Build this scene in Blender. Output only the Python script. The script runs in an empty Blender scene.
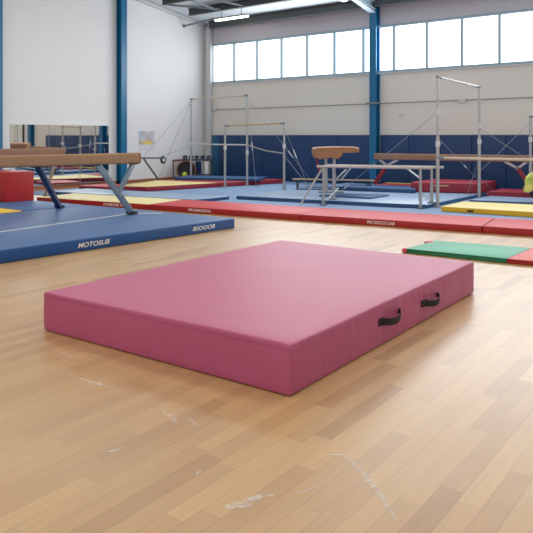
import bpy, bmesh, math, random
from mathutils import Vector, Matrix
random.seed(7)
C = bpy.context.scene.collection
SC = bpy.context.scene
PI = math.pi

# ------------------------------------------------------------------ helpers
def lin(c):
    return tuple(((v/255)/12.92 if v/255 <= .04045 else ((v/255+.055)/1.055)**2.4) for v in c) + (1.0,)

def nt(name):
    m = bpy.data.materials.new(name); m.use_nodes = True
    n = m.node_tree.nodes; b = n['Principled BSDF']
    return m, n, m.node_tree.links, b

def mat(name, rgb, rough=.5, metal=0, var=.06, vs=3.0, bump=0.0, bs=60.0, spec=.4, sheen=0):
    """plain surface with a little mottling and relief"""
    m, n, l, b = nt(name)
    tc = n.new('ShaderNodeTexCoord')
    no = n.new('ShaderNodeTexNoise'); no.inputs['Scale'].default_value = vs; no.inputs['Detail'].default_value = 4
    l.new(tc.outputs['Object'], no.inputs['Vector'])
    mr = n.new('ShaderNodeMapRange'); mr.inputs[3].default_value = 1-var; mr.inputs[4].default_value = 1+var
    l.new(no.outputs['Fac'], mr.inputs[0])
    mx = n.new('ShaderNodeMix'); mx.data_type = 'RGBA'; mx.blend_type = 'MULTIPLY'
    mx.inputs[0].default_value = 1.0
    mx.inputs[6].default_value = lin(rgb)
    l.new(mr.outputs[0], mx.inputs[7])
    l.new(mx.outputs[2], b.inputs['Base Color'])
    b.inputs['Roughness'].default_value = rough; b.inputs['Metallic'].default_value = metal
    b.inputs['Specular IOR Level'].default_value = spec
    if sheen: b.inputs['Sheen Weight'].default_value = sheen
    if bump:
        n2 = n.new('ShaderNodeTexNoise'); n2.inputs['Scale'].default_value = bs; n2.inputs['Detail'].default_value = 3
        l.new(tc.outputs['Object'], n2.inputs['Vector'])
        bp = n.new('ShaderNodeBump'); bp.inputs['Strength'].default_value = bump; bp.inputs['Distance'].default_value = .01
        l.new(n2.outputs['Fac'], bp.inputs['Height']); l.new(bp.outputs[0], b.inputs['Normal'])
    return m

def emis(name, rgb, s):
    m, n, l, b = nt(name)
    b.inputs['Base Color'].default_value = lin(rgb)
    b.inputs['Emission Color'].default_value = lin(rgb); b.inputs['Emission Strength'].default_value = s
    b.inputs['Roughness'].default_value = .3
    return m

class MB:
    """collects shapes that become ONE mesh"""
    def __init__(s): s.bm = bmesh.new(); s.mi = 0
    def _tag(s, faces):
        for f in faces: f.material_index = s.mi
    def box(s, a, b, bev=0.0, seg=2, rz=0, piv=None):
        c = [(a[i]+b[i])/2 for i in range(3)]; d = [abs(b[i]-a[i]) for i in range(3)]
        M = Matrix.Translation(c) @ Matrix.Rotation(rz, 4, 'Z') @ Matrix.Diagonal((d[0], d[1], d[2], 1))
        r = bmesh.ops.create_cube(s.bm, size=1, matrix=M)
        vs = r['verts']; fs = {f for v in vs for f in v.link_faces}; s._tag(fs)
        if bev:
            es = {e for v in vs for e in v.link_edges}
            r = bmesh.ops.bevel(s.bm, geom=list(es), offset=min(bev, min(d)*.45), segments=seg, profile=.5, affect='EDGES')
            s._tag(r['faces'])
        return s
    def bar(s, p, q, w, h, bev=0.0, up=(0,0,1)):
        """rectangular bar from p to q"""
        p = Vector(p); q = Vector(q); d = q-p; L = d.length; z = d.normalized()
        u = Vector(up)
        if abs(z.dot(u)) > .98: u = Vector((1,0,0))
        x = u.cross(z).normalized(); y = z.cross(x)
        M = Matrix.Translation((p+q)/2) @ Matrix((x, y, z)).transposed().to_4x4() @ Matrix.Diagonal((w, h, L, 1))
        r = bmesh.ops.create_cube(s.bm, size=1, matrix=M); vs = r['verts']
        s._tag({f for v in vs for f in v.link_faces})
        if bev:
            es = {e for v in vs for e in v.link_edges}
            r = bmesh.ops.bevel(s.bm, geom=list(es), offset=bev, segments=2, profile=.5, affect='EDGES'); s._tag(r['faces'])
        return s
    def tube(s, pts, r, n=10, cap=True):
        pts = [Vector(p) for p in pts]; rs = r if isinstance(r, (list, tuple)) else [r]*len(pts)
        rings = []; ref = None
        for i, p in enumerate(pts):
            t = (pts[min(i+1, len(pts)-1)]-pts[max(i-1, 0)]).normalized()
            if ref is None: ref = Vector((0,0,1)) if abs(t.z) < .9 else Vector((1,0,0))
            x = ref.cross(t)
            if x.length < 1e-4: x = Vector((0,1,0)).cross(t)
            x.normalize(); y = t.cross(x); ref = y
            rings.append([s.bm.verts.new(p + (x*math.cos(2*PI*k/n) + y*math.sin(2*PI*k/n))*rs[i]) for k in range(n)])
        fs = []
        for a, b in zip(rings, rings[1:]):
            for k in range(n): fs.append(s.bm.faces.new((a[k], a[(k+1) % n], b[(k+1) % n], b[k])))
        if cap: fs.append(s.bm.faces.new(rings[0][::-1])); fs.append(s.bm.faces.new(rings[-1]))
        s._tag(fs); return s
    def lathe(s, prof, c, n=20, axis='Z'):
        rings = []
        for (r, z) in prof:
            ring = []
            for k in range(n):
                a = 2*PI*k/n; v = Vector((r*math.cos(a), r*math.sin(a), z))
                if axis == 'X': v = Vector((v.z, v.x, v.y))
                if axis == 'Y': v = Vector((v.x, v.z, v.y))
                ring.append(s.bm.verts.new(v+Vector(c)))
            rings.append(ring)
        fs = []
        for a, b in zip(rings, rings[1:]):
            for k in range(n): fs.append(s.bm.faces.new((a[k], a[(k+1) % n], b[(k+1) % n], b[k])))
        s._tag(fs); return s
    def prism(s, poly, z0, z1, bev=0.0, seg=3):
        lo = [s.bm.verts.new((x, y, z0)) for x, y in poly]; hi = [s.bm.verts.new((x, y, z1)) for x, y in poly]
        k = len(poly); fs = [s.bm.faces.new(lo[::-1]), s.bm.faces.new(hi)]
        for i in range(k): fs.append(s.bm.faces.new((lo[i], lo[(i+1) % k], hi[(i+1) % k], hi[i])))
        s._tag(fs)
        if bev:
            es = {e for f in fs for e in f.edges}
            r = bmesh.ops.bevel(s.bm, geom=list(es), offset=bev, segments=seg, profile=.5, affect='EDGES'); s._tag(r['faces'])
        return s
    def ball(s, c, r, sx=1, sy=1, sz=1, u=16, v=10):
        R = bmesh.ops.create_uvsphere(s.bm, u_segments=u, v_segments=v, radius=r,
              matrix=Matrix.Translation(c) @ Matrix.Diagonal((sx, sy, sz, 1)))
        s._tag({f for w in R['verts'] for f in w.link_faces}); return s
    def build(s, name, mats, parent=None, smooth=True):
        bmesh.ops.recalc_face_normals(s.bm, faces=s.bm.faces)
        me = bpy.data.meshes.new(name); s.bm.to_mesh(me); s.bm.free()
        for m in (mats if isinstance(mats, (list, tuple)) else [mats]): me.materials.append(m)
        if smooth:
            me.polygons.foreach_set('use_smooth', [True]*len(me.polygons))
            me.set_sharp_from_angle(angle=math.radians(38))
        o = bpy.data.objects.new(name, me); C.objects.link(o)
        if parent is not None:
            o.parent = parent
            o.matrix_parent_inverse = Matrix.Translation(parent.location).inverted() if parent.rotation_euler.z == 0 else \
                (Matrix.Translation(parent.location) @ Matrix.Rotation(parent.rotation_euler.z, 4, 'Z')).inverted()
        return o

def tag(o, label=None, cat=None, group=None, kind='thing'):
    if label: o['label'] = label
    if cat: o['category'] = cat
    if group: o['group'] = group
    if kind: o['kind'] = kind
    return o

def empty(name, loc, label, cat, group=None):
    o = bpy.data.objects.new(name, None); C.objects.link(o); o.location = loc; o.empty_display_size = .1
    return tag(o, label, cat, group)

def struct(o): o['kind'] = 'structure'; return o

def copy_tree(o, parent=None):
    c = o.copy(); C.objects.link(c)
    if parent is not None: c.parent = parent
    for ch in [x for x in C.objects if x.parent == o]: copy_tree(ch, c)
    return c

def text(s, name, parent, origin, xdir, zdir, size, m, shear=.25, width=None):
    cu = bpy.data.curves.new(name, 'FONT'); cu.body = s; cu.size = size; cu.shear = shear
    cu.extrude = .0008; cu.offset = size*.008; cu.materials.append(m)
    tmp = bpy.data.objects.new(name+'_source', cu); C.objects.link(tmp)
    bpy.context.view_layer.update()
    me = bpy.data.meshes.new_from_object(tmp.evaluated_get(bpy.context.evaluated_depsgraph_get()))
    bpy.data.objects.remove(tmp); bpy.data.curves.remove(cu)
    o = bpy.data.objects.new(name, me); C.objects.link(o)
    x = Vector(xdir).normalized(); z = Vector(zdir).normalized(); n = x.cross(z)
    if width:
        bpy.context.view_layer.update()
        k = width/max(o.dimensions.x, 1e-3)
    else: k = 1
    M = Matrix.Translation(origin) @ Matrix((x*k, z, n)).transposed().to_4x4()
    o.parent = parent
    if parent: o.matrix_parent_inverse = Matrix.Translation(parent.location).inverted()
    o.matrix_basis = M
    return o

# ------------------------------------------------------------------ materials
def vinyl(name, rgb, rough=.42, var=.05, **k): return mat(name, rgb, rough, var=var, vs=2.2, bump=.06, bs=35, spec=.4, **k)
M = {}
M['wall_left'] = mat('painted_wall_grey_white', (232,233,234), .75, var=.025, vs=.5, bump=.04, bs=90, spec=.2)
M['wall_back'] = mat('painted_wall_cream', (229,225,216), .8, var=.03, vs=.5, bump=.04, bs=90, spec=.2)
M['upper'] = mat('wall_shade_mauve_grey', (196,192,200), .8, var=.03, vs=.6, spec=.2)  # shade on the back wall above the windows, put into its colour
M['col_blue'] = mat('blue_painted_steel', (18,104,148), .4, var=.08, vs=1.2)
M['col_teal'] = mat('teal_painted_steel', (40,118,150), .4, var=.08, vs=1.2)
M['white_steel'] = mat('white_painted_steel', (205,208,208), .5)
M['mullion'] = mat('blue_grey_mullion', (150,176,188), .5, var=.03)
M['grey_steel'] = mat('grey_painted_steel', (120,128,132), .5, var=.1)
M['dark_steel'] = mat('dark_roof_steel', (72,78,80), .55, var=.12)
M['haunch'] = mat('pale_blue_grey_steel', (150,168,180), .5, var=.06)
M['conduit'] = mat('grey_conduit', (150,148,144), .5)
M['chrome'] = mat('brushed_steel', (176,180,182), .32, metal=.75, var=.12, vs=9)
M['cable'] = mat('steel_wire', (140,146,152), .45, metal=.5)
M['white'] = mat('white_plastic', (232,232,230), .45)
M['logo'] = mat('white_print', (236,236,232), .6)
M['black'] = mat('black_webbing', (28,28,32), .8, var=.25, vs=80, bump=.4, bs=250)
M['dark'] = mat('dark_rubber', (38,40,44), .7)
M['pink_top'] = None
M['blue_top'] = vinyl('blue_vinyl', (72,106,154), .5, var=.07)
M['blue_side'] = vinyl('strong_blue_vinyl', (16,72,134), .4)
M['navy_side'] = vinyl('navy_vinyl', (36,74,116), .45)
M['sky_top'] = vinyl('pale_blue_vinyl', (142,168,200), .34, var=.1)
M['navy_top'] = vinyl('dark_blue_vinyl', (50,92,142), .5)
M['red_top'] = vinyl('red_vinyl', (202,52,60), .5)
M['red_side'] = vinyl('red_vinyl_shaded', (158,28,30), .42)  # same red vinyl, with the shade of the mat sides put into the colour
M['red_block'] = vinyl('red_block_vinyl', (176,34,38), .45)
M['wine_top'] = vinyl('wine_vinyl', (176,58,74), .5)
M['wine_side'] = vinyl('dark_wine_vinyl', (142,36,52), .5)
M['yellow_pale'] = vinyl('pale_yellow_vinyl', (238,226,166), .5)
M['yellow'] = vinyl('yellow_vinyl', (240,205,60), .45)
M['yellow_side'] = vinyl('ochre_vinyl', (220,170,36), .45)
M['yellow_top'] = vinyl('butter_yellow_vinyl', (242,224,150), .5)
M['green_top'] = vinyl('mint_green_vinyl', (84,176,142), .5)
M['green_side'] = vinyl('green_vinyl', (26,112,76), .45)
M['coral_top'] = vinyl('coral_vinyl', (222,104,100), .5)
M['pad'] = vinyl('navy_wall_pad_vinyl', (26,60,104), .5, var=.1)
M['pad_teal'] = vinyl('teal_wall_pad_vinyl', (26,92,132), .5)
M['carpet'] = mat('blue_grey_carpet', (134,160,194), .8, var=.12, vs=1.2, bump=.15, bs=200, spec=.15)
M['suede'] = mat('brown_suede', (160,128,100), .85, var=.12, vs=9, bump=.12, bs=180, spec=.15)
M['suede_dk'] = mat('worn_brown_suede', (152,120,102), .85, var=.16, vs=7, bump=.12, bs=180, spec=.15)
M['end_cap'] = mat('brown_end_leather', (140,104,76), .7, var=.1)
M['leather'] = mat('tan_leather', (158,108,74), .6, var=.15, vs=6)
M['wood'] = mat('pale_wood_rail', (206,192,172), .5, var=.12, vs=14)
M['grey_wood'] = mat('greyed_wood_rail', (186,180,174), .45, var=.1, vs=14)
M['wood_tan'] = mat('tan_wood_rail', (186,158,122), .5, var=.14, vs=14)
M['leg_grey'] = mat('blue_grey_leg_paint', (118,136,154), .38, metal=.3, var=.1, vs=6)
M['leg_navy'] = vinyl('navy_leg_sleeve', (20,44,90), .5)
M['leg_red'] = vinyl('wine_leg_sleeve', (140,40,52), .5)
M['leg_pale'] = mat('pale_leg_paint', (188,186,190), .45, metal=.2)

# pink vinyl with long soft wrinkles
def pink(name, rgb, wr):
    m, n, l, b = nt(name)
    tc = n.new('ShaderNodeTexCoord')
    mp = n.new('ShaderNodeMapping'); mp.inputs['Scale'].default_value = (5.5, 5.5, .9)
    l.new(tc.outputs['Object'], mp.inputs['Vector'])
    no = n.new('ShaderNodeTexNoise'); no.inputs['Scale'].default_value = 1.6; no.inputs['Detail'].default_value = 3
    no.inputs['Distortion'].default_value = .5
    l.new(mp.outputs[0], no.inputs['Vector'])
    fi = n.new('ShaderNodeTexNoise'); fi.inputs['Scale'].default_value = 140
    l.new(tc.outputs['Object'], fi.inputs['Vector'])
    ad = n.new('ShaderNodeMath'); ad.operation = 'MULTIPLY_ADD'; ad.inputs[1].default_value = .05
    l.new(fi.outputs['Fac'], ad.inputs[0]); l.new(no.outputs['Fac'], ad.inputs[2])
    bp = n.new('ShaderNodeBump'); bp.inputs['Strength'].default_value = wr; bp.inputs['Distance'].default_value = .02
    l.new(ad.outputs[0], bp.inputs['Height']); l.new(bp.outputs[0], b.inputs['Normal'])
    b2 = n.new('ShaderNodeTexNoise'); b2.inputs['Scale'].default_value = 1.3; l.new(tc.outputs['Object'], b2.inputs['Vector'])
    mr = n.new('ShaderNodeMapRange'); mr.inputs[3].default_value = .95; mr.inputs[4].default_value = 1.05
    l.new(b2.outputs['Fac'], mr.inputs[0])
    mx = n.new('ShaderNodeMix'); mx.data_type = 'RGBA'; mx.blend_type = 'MULTIPLY'; mx.inputs[0].default_value = 1
    mx.inputs[6].default_value = lin(rgb); l.new(mr.outputs[0], mx.inputs[7]); l.new(mx.outputs[2], b.inputs['Base Color'])
    b.inputs['Roughness'].default_value = .48; b.inputs['Specular IOR Level'].default_value = .4
    return m
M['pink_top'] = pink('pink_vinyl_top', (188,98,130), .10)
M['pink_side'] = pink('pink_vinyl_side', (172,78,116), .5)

# wooden sports floor: boards run along Y, each board with its own tone
def floor_mat():
    m, n, l, b = nt('oak_sports_floor')
    def math_(op, a, bb=None, c=None):
        k = n.new('ShaderNodeMath'); k.operation = op
        for i, v in enumerate((a, bb, c)):
            if v is None: continue
            if isinstance(v, (int, float)): k.inputs[i].default_value = v
            else: l.new(v, k.inputs[i])
        return k.outputs[0]
    tc = n.new('ShaderNodeTexCoord'); sp = n.new('ShaderNodeSeparateXYZ'); l.new(tc.outputs['Object'], sp.inputs[0])
    W_, L_ = .098, .82
    u = math_('DIVIDE', sp.outputs[0], W_); row = math_('FLOOR', u)
    wn = n.new('ShaderNodeTexWhiteNoise'); wn.noise_dimensions = '1D'; l.new(row, wn.inputs['W'])
    v = math_('ADD', math_('DIVIDE', sp.outputs[1], L_), math_('MULTIPLY', wn.outputs['Value'], 7.3))
    col = math_('FLOOR', v)
    cb = n.new('ShaderNodeCombineXYZ'); l.new(row, cb.inputs[0]); l.new(col, cb.inputs[1])
    w2 = n.new('ShaderNodeTexWhiteNoise'); w2.noise_dimensions = '2D'; l.new(cb.outputs[0], w2.inputs['Vector'])
    rp = n.new('ShaderNodeValToRGB'); l.new(w2.outputs['Value'], rp.inputs[0])
    e = rp.color_ramp.elements
    e[0].position = 0; e[0].color = lin((170,130,84)); e[1].position = 1; e[1].color = lin((202,164,110))
    for p, c in ((.06,(178,138,90)), (.14,(186,146,96)), (.5,(193,154,102)), (.8,(198,160,106))):
        k = e.new(p); k.color = lin(c)
    # grain
    mp = n.new('ShaderNodeMapping'); mp.inputs['Scale'].default_value = (42, 2.2, 1)
    ad = n.new('ShaderNodeVectorMath'); ad.operation = 'MULTIPLY_ADD'
    l.new(w2.outputs['Color'], ad.inputs[0]); ad.inputs[1].default_value = (5, 9, 3); l.new(tc.outputs['Object'], ad.inputs[2])
    l.new(ad.outputs[0], mp.inputs['Vector'])
    gn = n.new('ShaderNodeTexNoise'); gn.inputs['Scale'].default_value = 1.5; gn.inputs['Detail'].default_value = 5; gn.inputs['Distortion'].default_value = .6
    l.new(mp.outputs[0], gn.inputs['Vector'])
    mr = n.new('ShaderNodeMapRange'); mr.inputs[3].default_value = .82; mr.inputs[4].default_value = 1.14; l.new(gn.outputs['Fac'], mr.inputs[0])
    mx = n.new('ShaderNodeMix'); mx.data_type = 'RGBA'; mx.blend_type = 'MULTIPLY'; mx.inputs[0].default_value = 1
    l.new(rp.outputs[0], mx.inputs[6]); l.new(mr.outputs[0], mx.inputs[7])
    # joints
    fu = math_('FRACT', u); fv = math_('FRACT', v)
    du = math_('MULTIPLY', math_('MINIMUM', fu, math_('SUBTRACT', 1, fu)), W_)
    dv = math_('MULTIPLY', math_('MINIMUM', fv, math_('SUBTRACT', 1, fv)), L_)
    d = math_('MINIMUM', du, dv)
    gp = n.new('ShaderNodeMapRange'); gp.inputs[1].default_value = 0.0004; gp.inputs[2].default_value = .0022
    gp.inputs[3].default_value = .66; gp.inputs[4].default_value = 1.0; l.new(d, gp.inputs[0])
    m2 = n.new('ShaderNodeMix'); m2.data_type = 'RGBA'; m2.blend_type = 'MULTIPLY'; m2.inputs[0].default_value = 1
    l.new(mx.outputs[2], m2.inputs[6]); l.new(gp.outputs[0], m2.inputs[7])
    # worn pale dust patches
    dn = n.new('ShaderNodeTexNoise'); dn.inputs['Scale'].default_value = .9; dn.inputs['Detail'].default_value = 6
    l.new(tc.outputs['Object'], dn.inputs['Vector'])
    dr = n.new('ShaderNodeMapRange'); dr.inputs[1].default_value = .5; dr.inputs[2].default_value = .8; dr.inputs[3].default_value = 0; dr.inputs[4].default_value = .22
    l.new(dn.outputs['Fac'], dr.inputs[0])
    m3 = n.new('ShaderNodeMix'); m3.data_type = 'RGBA'; l.new(dr.outputs[0], m3.inputs[0]); l.new(m2.outputs[2], m3.inputs[6]); m3.inputs[7].default_value = lin((214,196,172))
    l.new(m3.outputs[2], b.inputs['Base Color'])
    rr = n.new('ShaderNodeMapRange'); rr.inputs[3].default_value = .33; rr.inputs[4].default_value = .48; l.new(gn.outputs['Fac'], rr.inputs[0])
    l.new(rr.outputs[0], b.inputs['Roughness'])
    b.inputs['Specular IOR Level'].default_value = .6
    b.inputs['Coat Weight'].default_value = .5; b.inputs['Coat Roughness'].default_value = .33; b.inputs['Coat IOR'].default_value = 1.5
    bp = n.new('ShaderNodeBump'); bp.inputs['Strength'].default_value = .12; bp.inputs['Distance'].default_value = .002
    l.new(gp.outputs[0], bp.inputs['Height']); l.new(bp.outputs[0], b.inputs['Normal'])
    return m
M['floor'] = floor_mat()

def scuff_mat():
    m, n, l, b = nt('white_scuff')
    b.inputs['Base Color'].default_value = lin((238,232,222)); b.inputs['Roughness'].default_value = .7
    tc = n.new('ShaderNodeTexCoord'); no = n.new('ShaderNodeTexNoise'); no.inputs['Scale'].default_value = 22; no.inputs['Detail'].default_value = 2
    l.new(tc.outputs['Object'], no.inputs['Vector'])
    mr = n.new('ShaderNodeMapRange'); mr.inputs[1].default_value = .3; mr.inputs[2].default_value = .75; mr.inputs[3].default_value = .0; mr.inputs[4].default_value = .75
    l.new(no.outputs['Fac'], mr.inputs[0]); l.new(mr.outputs[0], b.inputs['Alpha'])
    return m
M['scuff'] = scuff_mat()

def ceiling_mat():
    m, n, l, b = nt('ribbed_roof_sheet')
    tc = n.new('ShaderNodeTexCoord')
    wv = n.new('ShaderNodeTexWave'); wv.wave_type = 'BANDS'; wv.bands_direction = 'X'; wv.inputs['Scale'].default_value = 1.6
    l.new(tc.outputs['Object'], wv.inputs['Vector'])
    bp = n.new('ShaderNodeBump'); bp.inputs['Strength'].default_value = .3; bp.inputs['Distance'].default_value = .03
    l.new(wv.outputs['Fac'], bp.inputs['Height']); l.new(bp.outputs[0], b.inputs['Normal'])
    b.inputs['Base Color'].default_value = lin((212,222,228)); b.inputs['Roughness'].default_value = .6
    return m
M['ceiling'] = ceiling_mat()

m, n, l, b = nt('mirror_glass'); b.inputs['Base Color'].default_value = (.86,.85,.81,1); b.inputs['Metallic'].default_value = 1; b.inputs['Roughness'].default_value = .015
M['mirror'] = m
M['pane'] = emis('bright_frosted_pane', (250,252,255), 1.7)
M['tube_light'] = emis('lit_fluorescent', (255,252,236), 6)

# ------------------------------------------------------------------ the hall
XL, XR, YB, YF = -15.8, 6.0, 17.3, -6.0
RIDGE = 5.6
def roof(y): return 5.45 + .135*(YB-y) if y >= RIDGE else 5.45 + .135*(YB-RIDGE) - .135*(RIDGE-y)

fb = MB()
fb.box((XL-.2, YF-.2, -.12), (XR+.2, YB+.2, 0)); fb.mi = 1
scuffs = [([(-1.6,2.59),(-1.54,2.64),(-1.38,2.54),(-1.22,2.41),(-1.12,2.31)], .020), ([(-1.53,2.24),(-1.48,2.35)], .018),
 ([(-1.62,2.14),(-1.6,2.17)], .02), ([(-3.3,2.5),(-3.15,2.51),(-3.03,2.52)], .02), ([(-2.56,2.47),(-2.48,2.45),(-2.39,2.41)], .028),
 ([(-2.4,2.49),(-2.28,2.45)], .02), ([(-2.44,1.99),(-2.41,2.06)], .026), ([(-1.97,2.09),(-1.97,2.14)], .02),
 ([(-1.7,1.98),(-1.65,2.05),(-1.64,2.14)], .045), ([(-3.83,2.72),(-3.68,2.71)], .02), ([(-3.63,2.82),(-3.49,2.83)], .02)]
for pts, w in scuffs:
    k = len(pts); up = []; dn = []
    for i, p in enumerate(pts):
        a = Vector(pts[max(i-1,0)]); c = Vector(pts[min(i+1,k-1)]); t = (c-a).normalized(); nn = Vector((-t.y, t.x))
        ww = w*(.5 if i in (0, k-1) else 1)
        up.append(fb.bm.verts.new((p[0]+nn.x*ww*.65, p[1]+nn.y*ww*.65, .0012))); dn.append(fb.bm.verts.new((p[0]-nn.x*ww*.65, p[1]-nn.y*ww*.65, .0012)))
    for i in range(k-1):
        f = fb.bm.faces.new((dn[i], dn[i+1], up[i+1], up[i])); f.material_index = 1
struct(fb.build('floor', [M['floor'], M['scuff']], smooth=False))

def gable_wall(name, x0, x1, m):
    bm = MB(); pr = [(YF, 0), (YB, 0), (YB, roof(YB)), (RIDGE, roof(RIDGE)), (YF, roof(YF))]
    A = [bm.bm.verts.new((x0, y, z)) for y, z in pr]; B = [bm.bm.verts.new((x1, y, z)) for y, z in pr]
    bm.bm.faces.new(A); bm.bm.faces.new(B[::-1])
    for i in range(5): bm.bm.faces.new((A[i], A[(i+1) % 5], B[(i+1) % 5], B[i]))
    return struct(bm.build(name, m, smooth=False))
gable_wall('wall_left', XL-.2, XL, M['wall_left'])
gable_wall('wall_right', XR, XR+.2, M['wall_left'])
struct(MB().box((XL-.2, YF-.2, 0), (XR+.2, YF, roof(YF))).build('wall_front', M['wall_left'], smooth=False))
WB, WT = 3.36, 4.70      # clerestory
WX0 = -15.45
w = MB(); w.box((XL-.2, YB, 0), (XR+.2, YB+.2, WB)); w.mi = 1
w.box((XL-.2, YB, WT), (XR+.2, YB+.2, roof(YB)+.1)); w.mi = 0  # same wall above the glass, in the shade-tinted colour
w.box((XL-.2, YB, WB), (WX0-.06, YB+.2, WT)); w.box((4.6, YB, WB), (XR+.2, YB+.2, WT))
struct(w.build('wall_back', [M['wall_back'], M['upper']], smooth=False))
ce = MB()
for (y0, y1) in ((RIDGE, YB+.2), (YF-.2, RIDGE)):
    q = [(XL-.2, y0), (XR+.2, y0), (XR+.2, y1), (XL-.2, y1)]
    lo = [ce.bm.verts.new((x, y, roof(y))) for x, y in q]; hi = [ce.bm.verts.new((x, y, roof(y)+.1)) for x, y in q]
    ce.bm.faces.new(lo[::-1]); ce.bm.faces.new(hi)
    for i in range(4): ce.bm.faces.new((lo[i], lo[(i+1) % 4], hi[(i+1) % 4], hi[i]))
struct(ce.build('ceiling', M['ceiling'], smooth=False))

# clerestory windows: two ribbons either side of the column
def window(name, xa, xb, mull):
    f = MB()
    f.box((xa, YB-.03, WB-.04), (xb, YB+.10, WB+.03)); f.box((xa, YB-.03, WT-.05), (xb, YB+.10, WT+.02))
    for x in mull: f.box((x-.03, YB-.03, WB+.03), (x+.03, YB+.09, WT-.05))
    o = struct(f.build(name, M['mullion'], smooth=False))
    for x0, x1 in zip(mull, mull[1:]):
        MB().box((x0+.02, YB+.05, WB+.03), (x1-.02, YB+.065, WT-.05)).build('pane', M['pane'], o, smooth=False)
    return o
window('window_1', WX0-.05, -9.02, [WX0+1.002*i for i in range(7)] + [-9.04])
window('window_2', -9.02, 4.6, [-9.02] + [WX0+1.002*i for i in range(7, 20)] + [4.57])
# window board in a pale tone under the glass
struct(MB().box((WX0-.05, YB-.05, WB-.07), (4.6, YB, WB-.04), .008).build('trim_1', M['white_steel']))
# pale rake trim where the gable wall meets the roof
t = MB(); t.bar((XL+.05, YB, roof(YB)-.07), (XL+.05, RIDGE, roof(RIDGE)-.07), .10, .10)
struct(t.build('trim_2', M['white_steel']))
struct(MB().box((XL, YF, 0), (XL+.025, YB, .10)).build('baseboard_left', mat('brown_skirting', (150,96,66), .6)))
struct(MB().box((XL, YB-.025, 0), (XR, YB, .10)).build('baseboard_back', mat('grey_skirting', (130,120,116), .6)))

def i_column(x, y, z1, m, ax):
    """I section column; ax='Y' shows its flange toward -Y, 'X' toward +X"""
    b = MB(); W_, D, t = .22, .24, .025
    if ax == 'Y':
        b.box((x-W_/2, y-D, 0), (x+W_/2, y-D+t, z1)); b.box((x-W_/2, y-t, 0), (x+W_/2, y, z1)); b.box((x-.02, y-D+t, 0), (x+.02, y-t, z1))
    else:
        b.box((x+D-t, y-W_/2, 0), (x+D, y+W_/2, z1)); b.box((x, y-W_/2, 0), (x+t, y+W_/2, z1)); b.box((x+t, y-.02, 0), (x+D-t, y+.02, z1))
    return b
for x in (-9.0, -3.05, 2.9):
    struct(i_column(x, YB-.002, roof(YB)-.01, M['col_teal'] if x > -4 else M['col_blue'], 'Y').build('steel_column', M['col_blue'], smooth=False))
for y in (13.38, 9.24, 5.1):
    struct(i_column(XL, y, roof(y)-.12, None, 'X').build('steel_column', M['col_blue'], smooth=False))
# corner post and downpipe
struct(MB().box((-15.62, YB-.16, 0), (-15.42, YB, roof(YB)-.12), .01).build('corner_post', M['white_steel']))
struct(MB().tube([(-15.74, YB-.06, 0), (-15.74, YB-.06, roof(YB)-.2)], .045, 12).build('corner_pipe', M['white_steel']))

# roof steel
def purlin(y, x0, x1, m, d=.20):
    b = MB(); z = roof(y)-.02
    b.box((x0, y-.012, z-d), (x1, y+.012, z)); b.box((x0, y-.07, z-d-.015), (x1, y+.07, z-d)); b.box((x0, y-.07, z-.015), (x1, y+.07, z))
    return struct(b.build('roof_purlin', m, smooth=False))
purlin(17.02, -15.35, XR, M['dark_steel'], .22)
for y in (15.65, 14.45, 13.25, 12.05, 10.85, 9.65, 8.45, 7.25):
    purlin(y, -15.0, XR, M['dark_steel'])
for x in (-9.0, -3.05, 2.9):
    b = MB(); z0, z1 = roof(YB-.2), roof(RIDGE)
    for dz, ww, hh in ((-.12, .20, .025), (-.32, .20, .025), (-.22, .03, .20)):
        b.bar((x, YB-.2, z0+dz), (x, RIDGE, z1+dz), ww, hh)
    b.bar((x, YB-.24, z0-.40), (x, YB-1.6, roof(YB-1.6)-.33), .18, .03)
    struct(b.build('roof_rafter', M['haunch'], smooth=False))
for (p, q) in (((-15.0,14.5),(-13.6,15.6)), ((-13.4,14.3),(-12.6,15.7)), ((-13.9,14.3),(-13.75,15.65))):
    b = MB(); b.bar((p[0], p[1], roof(p[1])-.20), (q[0], q[1], roof(q[1])-.20), .05, .05)
    struct(b.build('roof_brace', M['grey_steel'], smooth=False))

# fluorescent fittings
def lamp(label, p, q, hang):
    p = Vector(p); q = Vector(q); d = (q-p).normalized()
    o = empty('ceiling_light', tuple((p+q)/2), label, 'light', 'fluorescent lights under the roof')
    MB().bar(p, q, .17, .05, .008).build('housing', M['grey_steel'], o)
    MB().bar(p+d*.03-Vector((0,0,.045)), q-d*.03-Vector((0,0,.045)), .14, .05, .02).build('diffuser', M['tube_light'], o)
    for s in (.2, .8):
        c = p.lerp(q, s); MB().tube([c, (c.x, c.y, roof(c.y)-.01)], .012, 8).build('hanger', M['grey_steel'], o)
lamp('lit white fluorescent light under the roof edge, above the panes beside the corner', (-14.35,16.2,5.33), (-12.95,16.2,5.33), .1)
lamp('lit white fluorescent light beside the pale rafter at top edge of photo', (-9.42,16.22,5.36), (-9.42,14.82,5.55), .1)
b = MB(); b.tube([(-15.78,16.2,5.25), (-14.4,16.2,5.36)], .03, 10); b.tube([(-15.79,16.2,5.25), (-15.72,16.2,5.25)], .055, 10)
tag(b.build('light_pipe', M['grey_steel']), 'thin grey pipe from the gable wall to the fluorescent light', 'pipe')

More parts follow.
